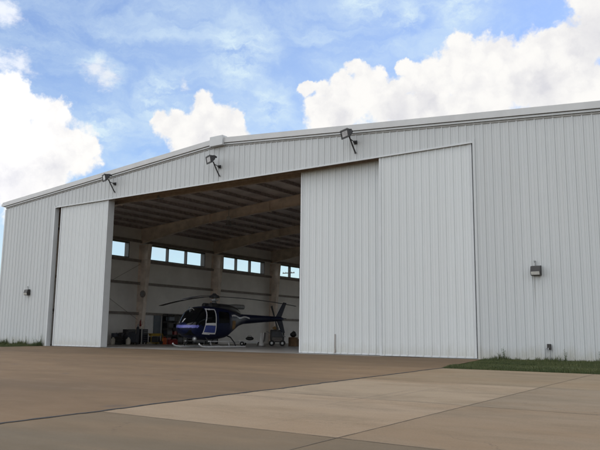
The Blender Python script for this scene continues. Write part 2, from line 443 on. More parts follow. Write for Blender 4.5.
for k in range(-10, 2):
    yy = -15.58 + 4.27*k
    if -59 < yy < -6.5: ribbon('apron_joint', [(-9.47,yy),(30,yy)], .016, M_thin, .0055, .006, 260)
ra = MB(); ra.add([(-60,48.1,-.005),(20,48.1,-.005),(20,110,-.005),(-60,110,-.005)], [(0,1,2,3)]); struct(ra.build('added_rear_apron', M_apron))  # unseen paving added behind the rear opening to help daylight the interior
fl = MB(); fl.add([(-45.2,-.06,.004),(-5.1,-.06,.004),(-5.1,48.1,.004),(-45.2,48.1,.004)], [(0,1,2,3)])
struct(fl.build('floor', M_floor))

# ------------------------------------------------------------------ grass strips
def grass_mesh(name, label, areas):
    V = []; F = []; n0 = 0
    for (poly, count, hfun) in areas:
        xs_ = [p[0] for p in poly]; ys_ = [p[1] for p in poly]
        px = RNG.uniform(min(xs_), max(xs_), count); py = RNG.uniform(min(ys_), max(ys_), count)
        ins = np.zeros(count, bool); j = len(poly)-1
        for i in range(len(poly)):
            xi, yi = poly[i]; xj, yj = poly[j]
            c_ = ((yi > py) != (yj > py)) & (px < (xj-xi)*(py-yi)/(yj-yi+1e-12)+xi); ins ^= c_; j = i
        px, py = px[ins], py[ins]; h = hfun(px, py); ok = h > .005
        px, py, h = px[ok], py[ok], h[ok]; n = len(px)
        an = RNG.uniform(0, 2*PI, n); wd = .004+.12*h*RNG.uniform(.10,.22,n); le = h*RNG.uniform(.15,.7,n); la = RNG.uniform(0,2*PI,n)
        z0 = np.where(py < 0, S*py, 0) - .05
        a1 = np.stack([px-np.cos(an)*wd, py-np.sin(an)*wd, z0], 1); a2 = np.stack([px+np.cos(an)*wd, py+np.sin(an)*wd, z0], 1)
        mx_, my_ = px+np.cos(la)*le*.35, py+np.sin(la)*le*.35
        b1 = np.stack([mx_-np.cos(an)*wd*.7, my_-np.sin(an)*wd*.7, z0+.05+h*.6], 1); b2 = np.stack([mx_+np.cos(an)*wd*.7, my_+np.sin(an)*wd*.7, z0+.05+h*.6], 1)
        tp = np.stack([px+np.cos(la)*le, py+np.sin(la)*le, z0+.05+h], 1)
        vv = np.stack([a1,a2,b1,b2,tp], 1).reshape(-1,3); idx = np.arange(n)*5 + n0
        V.append(vv); F += [(i,i+1,i+3,i+2) for i in idx] + [(i+2,i+3,i+4) for i in idx]; n0 += 5*n
    V = np.concatenate(V); me = bpy.data.meshes.new(name); me.from_pydata(V.tolist(), [], F); me.update(); me.materials.append(M_grass)
    o = bpy.data.objects.new(name, me); COL.objects.link(o); o['kind'] = 'stuff'; o['label'] = label; o['category'] = 'grass'
    return o
def wob(x, s, ph): return np.sin(x*s+ph)+.6*np.sin(x*s*2.3+ph*1.7)+.4*np.sin(x*s*5.1+ph*.6)
def h_lawn(x, y):
    base = .045+.03*(wob(x,.9,1)+wob(y,1.3,2))*.4
    base = base*(1+.35*np.sin(y*2.1+.4)); bare = (wob(x,.7,4.0)*.6 + wob(y,1.9,.7)) > .85
    return np.where(bare & (RNG.random(len(x)) < .8), 0, np.clip(base,.02,.09))*RNG.uniform(.6,1.4,len(x))
def h_wall(x, y):
    return np.clip(.13+.07*wob(x,3.1,.3)+.05*wob(x,7.7,2.1), .05, .40)*np.exp(y*1.6)*RNG.uniform(.4,1.5,len(x))
RG = [(-10.45,-.05),(-9.55,-6.13),(4,-6.13),(4,-.05)]
LGR = [(-39.95,-.05),(-40.3,-2.6),(-50,-2.75),(-50,-.05)]
grass_mesh('grass', 'mown green grass strip along the foot of the right wall', [(RG, 130000, h_lawn), ([(-10.4,-.03),(-10.3,-1.2),(4,-1.2),(4,-.03)], 14000, h_wall)])
grass_mesh('grass', 'rough green grass along the foot of the left wall', [(LGR, 26000, h_lawn), ([(-39.9,-.03),(-40.0,-1.2),(-50,-1.2),(-50,-.03)], 12000, lambda x, y: 1.7*h_wall(x, y))])

# ------------------------------------------------------------------ hangar
XL, XR, XC, ZR = -45.4, -4.9, -25.15, 11.34       # wall ends, ridge, wall top at ridge, roof slope
def zroof(x): return ZR - (.0755*(XC-x) if x < XC else .083*(x-XC))
hang = thing('hangar', 'large white metal aircraft hangar with wide open sliding doors', 'hangar', (XC, 0, 0))
HO = Vector((-XC, 0, 0))
def hb(mb, name, mat, parent=None, bevel=0):
    if parent is None:
        mb.v = [(p[0]-XC, p[1], p[2]) for p in mb.v]
        return mb.build(name, mat, hang, bevel)
    mb.v = [(p[0]-XC, p[1], p[2]) for p in mb.v]
    return mb.build(name, mat, parent, bevel)

PITCH = .365
def rib_profile(x0, x1, pitch=PITCH, d=.042, out=-1):
    """breakpoints (x, y offset) of a ribbed sheet: trapezoid ribs with two shallow flutes between"""
    pts = [(x0, 0.0)]; k = math.ceil(x0/pitch)
    while k*pitch < x1:
        c = k*pitch
        for dx, dy in ((-.046,0),(-.026,d),(.026,d),(.046,0),(pitch*.33-.018,0),(pitch*.33,.011),(pitch*.33+.018,0),(pitch*.66-.018,0),(pitch*.66,.011),(pitch*.66+.018,0)):
            X = c+dx
            if x0+1e-4 < X < x1-1e-4: pts.append((X, out*dy))
        k += 1
    pts.append((x1, 0.0)); pts.sort(); return pts
def ribbed(mb, x0, x1, y, zlo, zhi, d=.029, pitch=PITCH):
    """vertical ribbed sheet between zlo(x) and zhi(x)"""
    pts = rib_profile(x0, x1, pitch, d)
    v = []; f = []
    for i, (x, dy) in enumerate(pts):
        v.append((x, y+dy, zlo(x) if callable(zlo) else zlo)); v.append((x, y+dy, zhi(x) if callable(zhi) else zhi))
    for i in range(len(pts)-1): f.append((2*i, 2*i+2, 2*i+3, 2*i+1))
    return mb.add(v, f)
OX0, OX1, OZ = -39.6, -10.66, 9.1
wl = MB()
ribbed(wl, XL, OX0, 0, -.02, zroof); ribbed(wl, OX1, XR, 0, -.02, zroof)
ribbed(wl, OX0, XC, 0, OZ, zroof); ribbed(wl, XC, OX1, 0, OZ, zroof)
hb(wl, 'front_wall', M_wall)
# inner liner of the front wall
li = MB()
for x0, x1 in ((XL+.02, OX0-.02), (OX1+.02, XR-.02)):
    li.prism([(x0,.2,0),(x1,.2,0),(x1,.2,zroof(x1)-.1),(x0,.2,zroof(x0)-.1)], (0,.06,0))
li.prism([(OX0,.95,OZ+.42),(OX1,.95,OZ+.42),(OX1,.95,zroof(OX1)-.1),(XC,.95,zroof(XC)-.1),(OX0,.95,zroof(OX0)-.1)], (0,.06,0))
hb(li, 'wall_liner', M_insul)
# opening trim
hb(MB().box(OX0-.12, OX0, -.045, .27, -.02, OZ+.10), 'door_jamb', M_trim); hb(MB().box(OX1, OX1+.10, -.049, .20, -.02, OZ+.10), 'door_jamb', M_wall)
hd = MB(); hd.box(OX0+.001, OX1-.001, -.040, .02, OZ-.055, OZ+.012); hb(hd, 'header_trim', M_trim)
hb(MB().box(OX0-.3, OX1+.3, .03, 1.25, OZ+.14, OZ+.24), 'soffit', M_soffit); hb(MB().box(OX0-.3, OX1+.3, .54, .58, OZ-.02, OZ+.137), 'door_track', M_soffit); hb(MB().box(OX0-.3, OX1+.3, 1.10, 1.25, OZ-.10, OZ+.137), 'door_track', M_soffit)
# rake trim: deep cap, then a slim moulding under it
def rake(mb, y0, y1, lo, hi, x0, x1):
    for xa, xb in ((x0, XC), (XC, x1)):
        mb.prism([(xa,y0,zroof(xa)+lo),(xb,y0,zroof(xb)+lo),(xb,y0,zroof(xb)+hi),(xa,y0,zroof(xa)+hi)], (0,y1-y0,0))
    return mb
rk = rake(MB(), -.17, .06, -.10, .185, XL-.28, XR+.28); hb(rk, 'rake_trim', M_ftrim)
rk2 = rake(MB(), -.10, -.002, -.205, -.125, XL-.02, XR+.02); hb(rk2, 'rake_moulding', M_trim)
rk3 = rake(MB(), -.05, .0, -.28, -.235, XL, XR); hb(rk3, 'closure_strip', plain('grey_closure', (.34,.34,.33), .7))
rc = MB(); rc.box(XC-.47, XC+.47, -.30, .10, ZR-.28, ZR+.27); hb(rc, 'ridge_cap', M_trim, bevel=.02)
for x0 in (XL-.06, XR-.10): hb(MB().box(x0, x0+.16, -.05, .14, -.02, zroof(x0)-.34), 'corner_trim', M_wall)
DEP = 48.0
rf = MB()
for xa, xb in ((XL-.26, XC), (XC, XR+.26)):
    rf.prism([(xa,.07,zroof(xa)+.12),(xb,.07,zroof(xb)+.12),(xb,.07,zroof(xb)+.20),(xa,.07,zroof(xa)+.20)], (0,DEP,0))
roof = hb(rf, 'roof', M_roof)
ri = MB()
for xa, xb in ((XL+.05, XC), (XC, XR-.05)):
    ri.prism([(xa,.27,zroof(xa)+.04),(xb,.27,zroof(xb)+.04),(xb,.27,zroof(xb)+.10),(xa,.27,zroof(xa)+.10)], (0,DEP-.4,0))
hb(ri, 'roof_insulation', M_roofins)
for x0 in (XL-.41, XR+.28): hb(MB().box(x0, x0+.13, -.16, DEP+.1, zroof(x0)-.06, zroof(x0)+.10), 'eave_gutter', M_ftrim)
# side and rear walls (ribbed outside face is a shallow relief at the same pitch)
YF = [(3.9,10.95),(13.2,20.1),(22.65,29.1),(31.7,38.1),(40.7,46.9)]; WZ0, WZ1 = 7.08, 8.42
def side_wall(x, out):
    mb = MB(); z1 = zroof(x)
    def panel(y0, y1, za, zb):
        n = max(1, int(round((y1-y0)/PITCH))); v = []; f = []
        ypts = []
        for k in range(n):
            c = y0+(k+.5)*(y1-y0)/n
            ypts += [(c-.04,0),(c-.016,.036),(c+.016,.036),(c+.04,0)]
        ypts = [(y0,0)]+ypts+[(y1,0)]
        for yy, d in ypts: v += [(x+out*d, yy, za), (x+out*d, yy, zb)]
        for i in range(len(ypts)-1): f.append((2*i,2*i+2,2*i+3,2*i+1))
        mb.add(v, f)
    panel(.02, DEP, -.02, WZ0); panel(.02, DEP, WZ1, z1)
    e = .02
    for (y0, y1) in YF+[(DEP,DEP)]: panel(e, y0, WZ0, WZ1) if y0 > e else None; e = y1
    return mb
def inner_liner(x0, x1):
    mb = MB(); mb.box(x0,x1,.28,DEP-.1,0,WZ0-.001); mb.box(x0,x1,.28,DEP-.1,WZ1+.001,zroof(x0)-.12); e = .28
    for (y0,y1) in YF+[(DEP-.1,DEP)]: 
        mb.box(x0,x1,e,y0,WZ0,WZ1); e = y1
    return mb
hb(side_wall(XL, -1), 'side_wall', M_wall); hb(side_wall(XR, 1), 'side_wall', M_wall)
hb(inner_liner(-45.0,-44.9), 'side_liner', M_insul); hb(inner_liner(-5.4,-5.3), 'side_liner', M_insul)
# invented opening in the unseen rear wall, added to let daylight inside
BX0, BX1, BZ = -36.0, -7.0, 8.6
rw = MB(); ribbed(rw, XL, BX0, DEP+.04, -.02, zroof); ribbed(rw, BX0, XC, DEP+.04, BZ, zroof); ribbed(rw, XC, BX1, DEP+.04, BZ, zroof); ribbed(rw, BX1, XR, DEP+.04, -.02, zroof); hb(rw, 'rear_wall', M_wall)
rl = MB(); y_ = DEP-.15
rl.prism([(XL+.1,y_,0),(BX0,y_,0),(BX0,y_,zroof(BX0)-.1),(XL+.1,y_,zroof(XL)-.1)], (0,.06,0)); rl.prism([(BX1,y_,0),(XR-.1,y_,0),(XR-.1,y_,zroof(XR)-.1),(BX1,y_,zroof(BX1)-.1)], (0,.06,0))
rl.prism([(BX0+.001,y_,BZ),(BX1-.001,y_,BZ),(BX1-.001,y_,zroof(BX1)-.1),(XC,y_,ZR-.1),(BX0+.001,y_,zroof(BX0)-.1)], (0,.06,0)); hb(rl, 'rear_liner', M_insul)
hb(MB().box(BX0-.10, BX0, DEP-.16, DEP+.09, 0, BZ+.1), 'door_jamb', M_trim); hb(MB().box(BX1, BX1+.10, DEP-.16, DEP+.09, 0, BZ+.1), 'door_jamb', M_trim); hb(MB().box(BX0+.001, BX1-.001, DEP-.16, DEP+.09, BZ-.08, BZ+.02), 'header_trim', M_trim)
# strip windows in the side walls
for xa, xb in ((XL+.02, -44.87), (-5.33, XR-.02)):
    for (y0, y1) in YF:
        fr_ = MB()
        fr_.box(xa,xb,y0+.004,y0+.07,WZ0+.004,WZ1-.004); fr_.box(xa,xb,y1-.07,y1-.004,WZ0+.004,WZ1-.004)
        fr_.box(xa,xb,y0+.072,y1-.072,WZ0+.004,WZ0+.07); fr_.box(xa,xb,y0+.072,y1-.072,WZ1-.07,WZ1-.004)
        for k in (1,2): c = y0+(y1-y0)*k/3; fr_.box(xa+.1,xb-.1,c-.045,c+.045,WZ0+.072,WZ1-.072)
        w_ = hb(fr_, 'window', M_bronze)
        pn = MB(); xm = (xa+xb)/2
        for k in range(3):
            c0 = y0+(y1-y0)*k/3; c1 = y0+(y1-y0)*(k+1)/3
            pn.add([(xm,c0+.05,WZ0+.072),(xm,c1-.05,WZ0+.072),(xm,c1-.05,WZ1-.072),(xm,c0+.05,WZ1-.072)], [(0,1,2,3)])
        hb(pn, 'pane', M_glass, w_)
# frames: tapered columns and rafters
FY = [3.2,12.2,21.2,30.2,39.2]
def column_mb(side, yc):
    mb = MB(); xo = (-44.88 if side < 0 else -5.42); s = -side     # outer flange, grows inward
    ztop = zroof(xo)-.24-1.33; d0, d1 = .55, 1.15; fw = .19
    mb.box(min(xo,xo+s*.02), max(xo,xo+s*.02), yc-fw, yc+fw, 0, ztop)
    mb.prism([(xo+s*.022,yc-.008,.02),(xo+s*d0,yc-.008,.02),(xo+s*d1,yc-.008,ztop),(xo+s*.022,yc-.008,ztop)], (0,.016,0))
    mb.prism([(xo+s*d0,yc-fw,.02),(xo+s*(d0+.025),yc-fw,.02),(xo+s*(d1+.025),yc-fw,ztop),(xo+s*d1,yc-fw,ztop)], (0,2*fw,0))
    mb.box(min(xo-.0,xo+s*.55), max(xo,xo+s*.55), yc-.22, yc+.22, -.0, .018)
    for z in (2.5,5.0,7.0,8.6):                                    # stiffeners and girt clips
        d = d0+(d1-d0)*z/ztop
        mb.box(min(xo+s*.024,xo+s*(d-.004)), max(xo+s*.024,xo+s*(d-.004)), yc-fw+.01, yc-.009, z, z+.02)
    return mb
def rafter_mb(side, yc):
    mb = MB(); xo = (-44.88 if side < 0 else -5.42); s = -side; fw = .15
    top = lambda x: zroof(x)-.24
    L = abs(XC-xo); N = 10; xs_ = [xo+s*L*i/N for i in range(N+1)]
    dep = lambda x: (1.25-.60*min(1,abs(x-xo)/7.5)) if abs(x-xo) < 7.5 else .65+.2*(abs(x-xo)-7.5)/(L-7.5)
    up = [(x,top(x)) for x in xs_]; dn = [(x,top(x)-dep(x)) for x in xs_]
    for i in range(N):
        (xa,za),(xb,zb) = up[i],up[i+1]; (_,ya),(_,yb) = dn[i],dn[i+1]
        mb.prism([(xa,yc-fw,za-.02),(xb,yc-fw,zb-.02),(xb,yc-fw,zb),(xa,yc-fw,za)], (0,2*fw,0))
        mb.prism([(xa,yc-.008,ya+.021),(xb,yc-.008,yb+.021),(xb,yc-.008,zb-.021),(xa,yc-.008,za-.021)], (0,.016,0))
        mb.prism([(xa,yc-fw,ya),(xb,yc-fw,yb),(xb,yc-fw,yb+.02),(xa,yc-fw,ya+.02)], (0,2*fw,0))
        if i in (3,6):                                             # bolted splice plates
            mb.box(xb-.025,xb+.025,yc-fw-.02,yc+fw+.02,yb-.08,zb-.002)
    return mb
for yc in FY:
    for sd in (-1, 1):
        hb(column_mb(sd, yc), 'column', M_steel); hb(rafter_mb(sd, yc), 'rafter', M_steel)
# purlins: Z sections running the depth of the building
npur = 13
for sd in (-1, 1):
    for k in range(npur):
        x = XC + sd*(.55 + k*(19.2)/(npur-1)); z = zroof(x)+.035
        pm = MB(); pm.box(x-.012, x+.012, .3, DEP-.2, z-.25, z); pm.box(x+.013, x+.10, .3, DEP-.2, z-.252, z-.23); pm.box(x-.10, x-.013, .3, DEP-.2, z-.03, z-.006)
        hb(pm, 'purlin', M_purlin)
for x0 in (-44.895, -5.305-.16):
    for z, h in ((2.42,.20),(4.92,.20),(6.80,.22),(8.46,.22)):
        gm = MB(); gm.box(x0,x0+.16,.3,DEP-.2,z,z+.02); gm.box(x0+.135,x0+.16,.3,DEP-.2,z+.021,z+h); hb(gm, 'girt', M_girt)
br = MB()
for (ya,za,yb,zb) in ((3.4,2.0,12.0,6.6),(3.4,6.6,12.0,2.0)): br.tube([(-44.66,ya,za),(-44.66,yb,zb)], .014, 6)
hb(br, 'brace_rod', M_girt)
# doors inside on the left wall
pd = MB(); pd.box(-44.895,-44.83,13.0,13.92,.01,2.55); hb(pd, 'side_door', M_wpaint, bevel=.01)
pd = MB(); pd.box(-44.895,-44.80,14.0,14.78,.01,2.55); pd.box(-44.80,-44.78,14.08,14.70,.12,2.45); hb(pd, 'side_door', M_blueg, bevel=.01)
# sliding doors
def slide_door(x0, x1, yf, thick, ztop, rib=.026):
    fr_ = MB()
    ribbed(fr_, x0+.10, x1-.10, yf, .05, ztop, rib, .375)
    door = hb(fr_, 'sliding_door', M_door)
    hb(MB().box(x0, x0+.10, yf-.03, yf+thick, .03, ztop), 'edge_trim', M_trim, door); hb(MB().box(x1-.10, x1, yf-.03, yf+thick, .03, ztop), 'edge_trim', M_trim, door)
    bk = MB(); bk.box(x0+.101, x1-.101, yf+.06, yf+thick-.01, .06, ztop-.01); hb(bk, 'door_core', M_insul, door)
    bs = MB(); bs.box(x0+.101, x1-.101, yf-.012, yf+.058, .025, .10); hb(bs, 'bottom_rail', M_trim, door)
    return door
slide_door(-39.10, -34.33, .09, .45, OZ+.12, .020)
slide_door(-15.22, -10.74, .065, .42, OZ+.12)
dmid = slide_door(-20.02, -14.98, .60, .42, OZ+.03)
ft = MB(); ft.box(-17.93,-17.90,.540,.566,.06,.95); ft.cbox(-17.95,-17.88,.530,.566,.10,.24,.008); hb(ft, 'foot_bolt', M_girt, dmid)

# ------------------------------------------------------------------ lamps on the front
def floodlight(x, z, label):
    t_ = thing('floodlight', label, 'floodlight', (x, -.04, z), 0, 'floodlights above the hangar opening')
    # wall plate, stay, arm rising outwards, lamp head hung on the arm's end
    MB().cbox(-.09,.09,-.035,.0,.42,.60,.01).tube([(0,-.03,.51),(0,-.42,.55)], .022, 8).sphere((0,-.10,.515), .075, 10).build('wall_bracket', M_black, t_)
    MB().tube([(.0,-.03,0),(-.03,-.26,.34),(-.05,-.50,.70)], .035, 10).lathe([(.05,-.02),(.05,.03)], 10, (0,-.03,-.01)).build('arm', M_black, t_)
    Mx = Matrix.Translation((-.06,-.62,.80)) @ Matrix.Rotation(R(-24),4,'Z') @ Matrix.Rotation(R(12),4,'X')
    hd_ = MB().prism([(-.28,-.17,-.19),(.28,-.17,-.19),(.28,-.17,.19),(-.28,-.17,.19)], (0,.10,0))
    hd_.prism([(-.25,-.068,-.16),(.25,-.068,-.16),(.25,.10,-.05),(-.25,.10,-.05)], (0,0,.21))
    for k in range(6): hd_.box(-.20+k*.075,-.19+k*.075,-.02,.13,.05,.19)
    hd_.box(-.30,.30,-.20,-.171,.192,.215); hd_.box(-.30,.30,-.20,-.171,-.215,-.192); hd_.box(-.305,-.282,-.20,-.171,-.19,.19); hd_.box(.282,.305,-.20,-.171,-.19,.19)
    h = hd_.xf(Mx).build('lamp_head', M_black, t_, bevel=.006)
    MB().box(-.21,.21,-.176,-.172,-.125,.125).xf(Mx).build('lens', M_glow, h)
    MB().tube([(-.06,-.55,.90),(-.02,-.42,1.0),(0,-.30,.98)], .05, 10).sphere((-.02,-.44,.98), .085, 10).build('photocell', M_black, t_)
    return t_
floodlight(-33.66, 9.46, 'floodlight on bent arm nearest the left sliding door')
floodlight(-25.03, 9.40, 'floodlight on bent arm just below the ridge cap')
floodlight(-16.42, 9.44, 'floodlight on bent arm above the right sliding doors')

def wall_pack(x, z, label):
    t_ = thing('wall_light', label, 'wall light', (x, -.04, z), 0, 'small wall lights on the front wall')
    MB().prism([(-.19,0,-.19),(-.19,-.20,-.19),(-.19,-.25,-.04),(-.19,-.20,.17),(-.19,-.05,.20),(-.19,0,.20)], (.38,0,0)).build('housing', M_bronze, t_, bevel=.012)
    MB().prism([(-.165,-.212,-.17),(-.165,-.262,-.045),(-.165,-.205,-.045),(-.165,-.19,-.17)], (.33,0,0)).build('lens', M_lens, t_, bevel=.006)
    MB().tube([(-.03,-.03,.20),(-.03,-.05,.30),(-.05,-.05,.38),(-.09,-.03,.40)], .02, 8).sphere((-.05,-.05,.37), .04, 8).build('conduit', M_gray, t_)
    return t_
wall_pack(-8.17, 3.48, 'small dark bronze wall light on the plain wall right of the doors')
wall_pack(-41.94, 3.50, 'small dark bronze wall light near the left end of the hangar')
# rust run below the right wall light is a thin real strip of stain
t_ = thing('faucet_box', 'small dark faucet box on pipes low on right wall', 'faucet', (-7.81,-.04,.0))
MB().cbox(-.07,.07,-.11,0,.44,.66,.012).build('box', M_bronze, t_)
MB().tube([(.03,-.045,-.04),(.03,-.045,.45)], .014, 8).tube([(-.16,-.035,-.04),(-.16,-.035,.44),(-.10,-.035,.50),(-.06,-.035,.52)], .012, 8).build('pipe', M_gray, t_)
MB().tube([(0,-.11,.50),(0,-.18,.50),(0,-.20,.44)], .018, 8).build('spout', M_gray, t_)

# ------------------------------------------------------------------ weeds against the walls
def weed(x, y, h, label):
    mb = MB(); random.seed(int(abs(x)*100)); z0 = gz(y)-.05
    n = random.randint(4, 6)
    t_ = thing('weed', label, 'weed', (x, y, z0), 0, 'weeds growing at the wall foot')
    st = MB(); lf = MB()
    for k in range(n):
        a_ = random.uniform(0, 2*PI); l = h*random.uniform(.6, 1.05); ln = random.uniform(.05,.22)*l
        pts = [(0,0,0),(math.cos(a_)*ln*.3,math.sin(a_)*ln*.3,l*.5),(math.cos(a_)*ln,math.sin(a_)*ln,l)]
        pts = [(p[0], min(p[1], .02), p[2]) for p in pts]
        st.tube(pts, [.006,.004,.002], 5)
        for j in range(9):
            s = .15+.85*j/8; px, py, pz = (pts[2][0]*s, pts[2][1]*s, l*s); b_ = random.uniform(0,2*PI); r_ = random.uniform(.04,.10)
            ex, ey = math.cos(b_)*r_, math.sin(b_)*r_
            lf.add([(px,py,pz),(px+ex*.5-ey*.18,py+ey*.5+ex*.18,pz+r_*.35),(px+ex,py+ey,pz+r_*.25),(px+ex*.5+ey*.18,py+ey*.5-ex*.18,pz+r_*.35)], [(0,1,2,3)])
    st.build('stem', M_leaf, t_); lf.build('leaves', M_leaf, t_)
for (x, h, lb) in ((-9.55,.62,'tall thin weed at the wall foot, near the right door jamb'),(-7.2,.52,'leafy weed at the wall foot just right of the faucet box'),(-5.95,.44,'short weed at the foot of the wall at the right edge'),
                   (-39.98,.80,'tall weed clump beside the left door jamb'),(-40.75,.62,'bushy weed at left wall foot, second from the door jamb'),(-41.6,.72,'thin upright weed at the middle of the left wall foot'),(-43.1,.55,'low dark weed by the left corner of the hangar')):
    weed(x, -.16, h, lb)

# ------------------------------------------------------------------ hanging lamps indoors
def bay_lamp(x, y, label):
    zt = zroof(x)-.22; zl = 9.25
    t_ = thing('pendant_lamp', label, 'ceiling lamp', (x, y, zl), 0, 'hanging lamps under the hangar roof')
    MB().tube([(0,0,.42),(0,0,zt-zl)], .02, 8).lathe([(.06,0),(.06,.05)], 10, (0,0,zt-zl-.05)).build('cord', M_gray, t_)
    MB().lathe([(.09,.12),(.16,.18),(.17,.36),(.10,.42)], 14).build('ballast', M_lens, t_)
    MB().lathe([(.22,-.28),(.21,-.20),(.14,-.02),(.08,.10)], 18).build('shade', M_gray, t_)
bay_lamp(-31.0, .95+.3, 'grey hanging bay lamp nearer the open front'); bay_lamp(-34.3, 11.3, 'grey hanging bay lamp just in front of the deeper rafter')

# ------------------------------------------------------------------ helicopter
K = 1.1
heli = thing('helicopter', 'dark navy helicopter with white outlined door parked in the open hangar', 'helicopter', (-32.4, 7.9, .004), R(268))
def hp(mb, name, mat, parent=None):
    mb.v = [((p[0] if p[0] < 1 or name == 'rotor_blade' else 1+(p[0]-1)*.70)*K, p[1]*K, p[2]*K) for p in mb.v]
    return mb.build(name, mat, parent or heli)
class Loft:
    def __init__(self, st):
        self.a = np.array(st, float); o = np.argsort(self.a[:,0]); self.a = self.a[o]
    def at(self, x):
        return [float(np.interp(x, self.a[:,0], self.a[:,i])) for i in range(1, 5)]
    def smooth_at(self, x):
        # average over a short window so the section changes read as a curve
        q = np.clip(np.linspace(x-.16, x+.16, 7), self.a[0,0], self.a[-1,0]); return [float(np.mean(np.interp(q, self.a[:,0], self.a[:,i]))) for i in range(1,5)]
    def grid(self, nx, nt):
        x0, x1 = self.a[0,0], self.a[-1,0]; P = np.zeros((nx+1, nt, 3))
        for i in range(nx+1):
            x = x0+(x1-x0)*i/nx; zc, w_, h_, n_ = self.smooth_at(x) if .05 < x-x0 and x1-x > .05 else self.at(x)
            for j in range(nt):
                a_ = 2*PI*j/nt; c, s = math.cos(a_), math.sin(a_)
                P[i,j] = (x, w_*math.copysign(abs(c)**(2/n_), c), zc+h_*math.copysign(abs(s)**(2/n_), s))
        return P
def patch(P, pred, off=0.0):
    """faces of a loft grid for which pred(centre) holds, pushed outwards by off"""
    nx, nt = P.shape[0]-1, P.shape[1]; mb = MB(); idx = {}
    dx = np.zeros_like(P); dx[1:-1] = P[2:]-P[:-2]; dx[0] = P[1]-P[0]; dx[-1] = P[-1]-P[-2]
    dt = np.roll(P,-1,1)-np.roll(P,1,1); N = np.cross(dt, dx); N /= (np.linalg.norm(N,axis=2,keepdims=True)+1e-9); N = -N
    cen = P.mean(axis=1, keepdims=True); sg = np.sign(np.sum((P-cen)*N, axis=2, keepdims=True)); sg[sg == 0] = 1; N = N*sg
    def vi(i, j):
        j %= nt
        if (i,j) not in idx:
            idx[(i,j)] = len(mb.v); mb.v.append(tuple(P[i,j]+N[i,j]*off))
        return idx[(i,j)]
    for i in range(nx):
        for j in range(nt):
            c = (P[i,j]+P[i+1,j]+P[i+1,(j+1)%nt]+P[i,(j+1)%nt])/4
            if pred(*c): mb.f.append((vi(i,j),vi(i+1,j),vi(i+1,j+1),vi(i,j+1))); mb.sm.append(True)
    return mb
FUS = Loft([(3.62,1.10,.03,.03,2),(3.5,1.11,.30,.20,2.1),(3.25,1.15,.55,.37,2.2),(2.85,1.20,.78,.58,2.4),(2.35,1.35,.90,.83,2.6),(1.75,1.44,.96,.98,2.8),(1.0,1.46,.97,1.02,3),(.2,1.46,.97,1.00,3),
 (-.6,1.49,.94,.92,2.8),(-1.3,1.62,.74,.68,2.5),(-2.0,1.72,.46,.44,2.2),(-2.6,1.78,.32,.32,2),(-4.5,1.84,.22,.23,2),(-6.6,1.90,.14,.15,2),(-6.95,1.91,.03,.04,2)])
P = FUS.grid(300, 112)
sl = lambda x, z: x + .30*(z-1.3)                # raked door edges
is_ws = lambda x,y,z: z > 1.30+.13*max(0, 2.6-x)*0 and 2.02 < sl(x,z)-.0*y and z < 2.36 and x < 3.3 and abs(y) > .025 and z > 1.31
is_chin = lambda x,y,z: z < 1.02 and 2.55 < x < 3.25 and .12 < abs(y) < .62 and z > .72
dzone = lambda x,y,z: .72 < x and sl(x,z) < 1.96 and .78 < z < 2.30 and abs(y) > .45
rzone = lambda x,y,z: -.62 < x < .66 and .78 < z < 2.26 and abs(y) > .45
dwin = lambda x,y,z: .80 < x and sl(x,z) < 1.88 and 1.42 < z < 2.22 and abs(y) > .45
rwin = lambda x,y,z: -.42 < x < .52 and 1.42 < z < 2.14 and abs(y) > .45
blue = lambda x,y,z: (z < 1.31 and x > 2.5+.8*(1.31-z) and z > 1.15)
body = patch(P, lambda x,y,z: not is_ws(x,y,z))
fus = hp(body, 'fuselage', M_navy)
hp(patch(P, is_ws, .004), 'windscreen', M_tint)
hp(patch(P, lambda x,y,z: is_ws(x,0.1,z) and abs(y) <= .03, .006), 'windscreen_post', M_hwhite)
hp(patch(P, is_chin, .006), 'chin_window', M_tint)
hp(patch(P, blue, .005), 'nose_sky_reflection', plain('painted_sky_reflection', (.16,.17,.50), .3, var=.08))  # lavender sky reflection on the nose is put into the colour
for sg in (1, -1):
    d_ = hp(patch(P, lambda x,y,z: dzone(x,y,z) and y*sg > 0 and not dwin(x,y,z) and (x < .80 or sl(x,z) > 1.88 or z > 2.22 or 1.35 < z < 1.42 or z < .90), .010), 'front_door', M_hwhite)
    hp(patch(P, lambda x,y,z: dzone(x,y,z) and y*sg > 0 and .90 < z < 1.35 and .80 < x and sl(x,z) < 1.88, .010), 'lower_panel', M_blue, d_)
    hp(patch(P, lambda x,y,z: dwin(x,y,z) and y*sg > 0, .008), 'window', M_tint, d_)
    yy = sg*.955; hp(MB().box(.88,1.0,min(yy,yy+sg*.03),max(yy,yy+sg*.03),1.28,1.32), 'handle', M_gray, d_)
    r_ = hp(patch(P, lambda x,y,z: rzone(x,y,z) and y*sg > 0 and not rwin(x,y,z), .012), 'rear_door', M_navy)
    hp(patch(P, lambda x,y,z: rwin(x,y,z) and y*sg > 0, .010), 'window', M_tint, r_)
    # white swoosh running back over the side to the boom, tan open locker behind the cabin
    hp(patch(P, lambda x,y,z: y*sg > 0 and -3.0 < x < -.70 and abs(z-(1.92-.05*math.sin((x+.7)*4.2)+.03*(x+.7))) < .045, .012), 'white_stripe', M_hwhite)
    hp(patch(P, lambda x,y,z: y*sg > 0 and -1.18 < x < -.74 and 1.12 < z < 1.62, .012), 'baggage_hatch', M_canvas)
COWL = Loft([(.75,2.36,.30,.05,2),(.45,2.38,.50,.20,2.6),(0,2.42,.54,.27,3),(-1.0,2.38,.52,.29,3),(-1.7,2.26,.44,.26,2.6),(-2.2,2.10,.30,.20,2),(-2.4,2.05,.1,.1,2)])
hp(patch(COWL.grid(50,40), lambda x,y,z: True), 'engine_cowling', M_cowl)
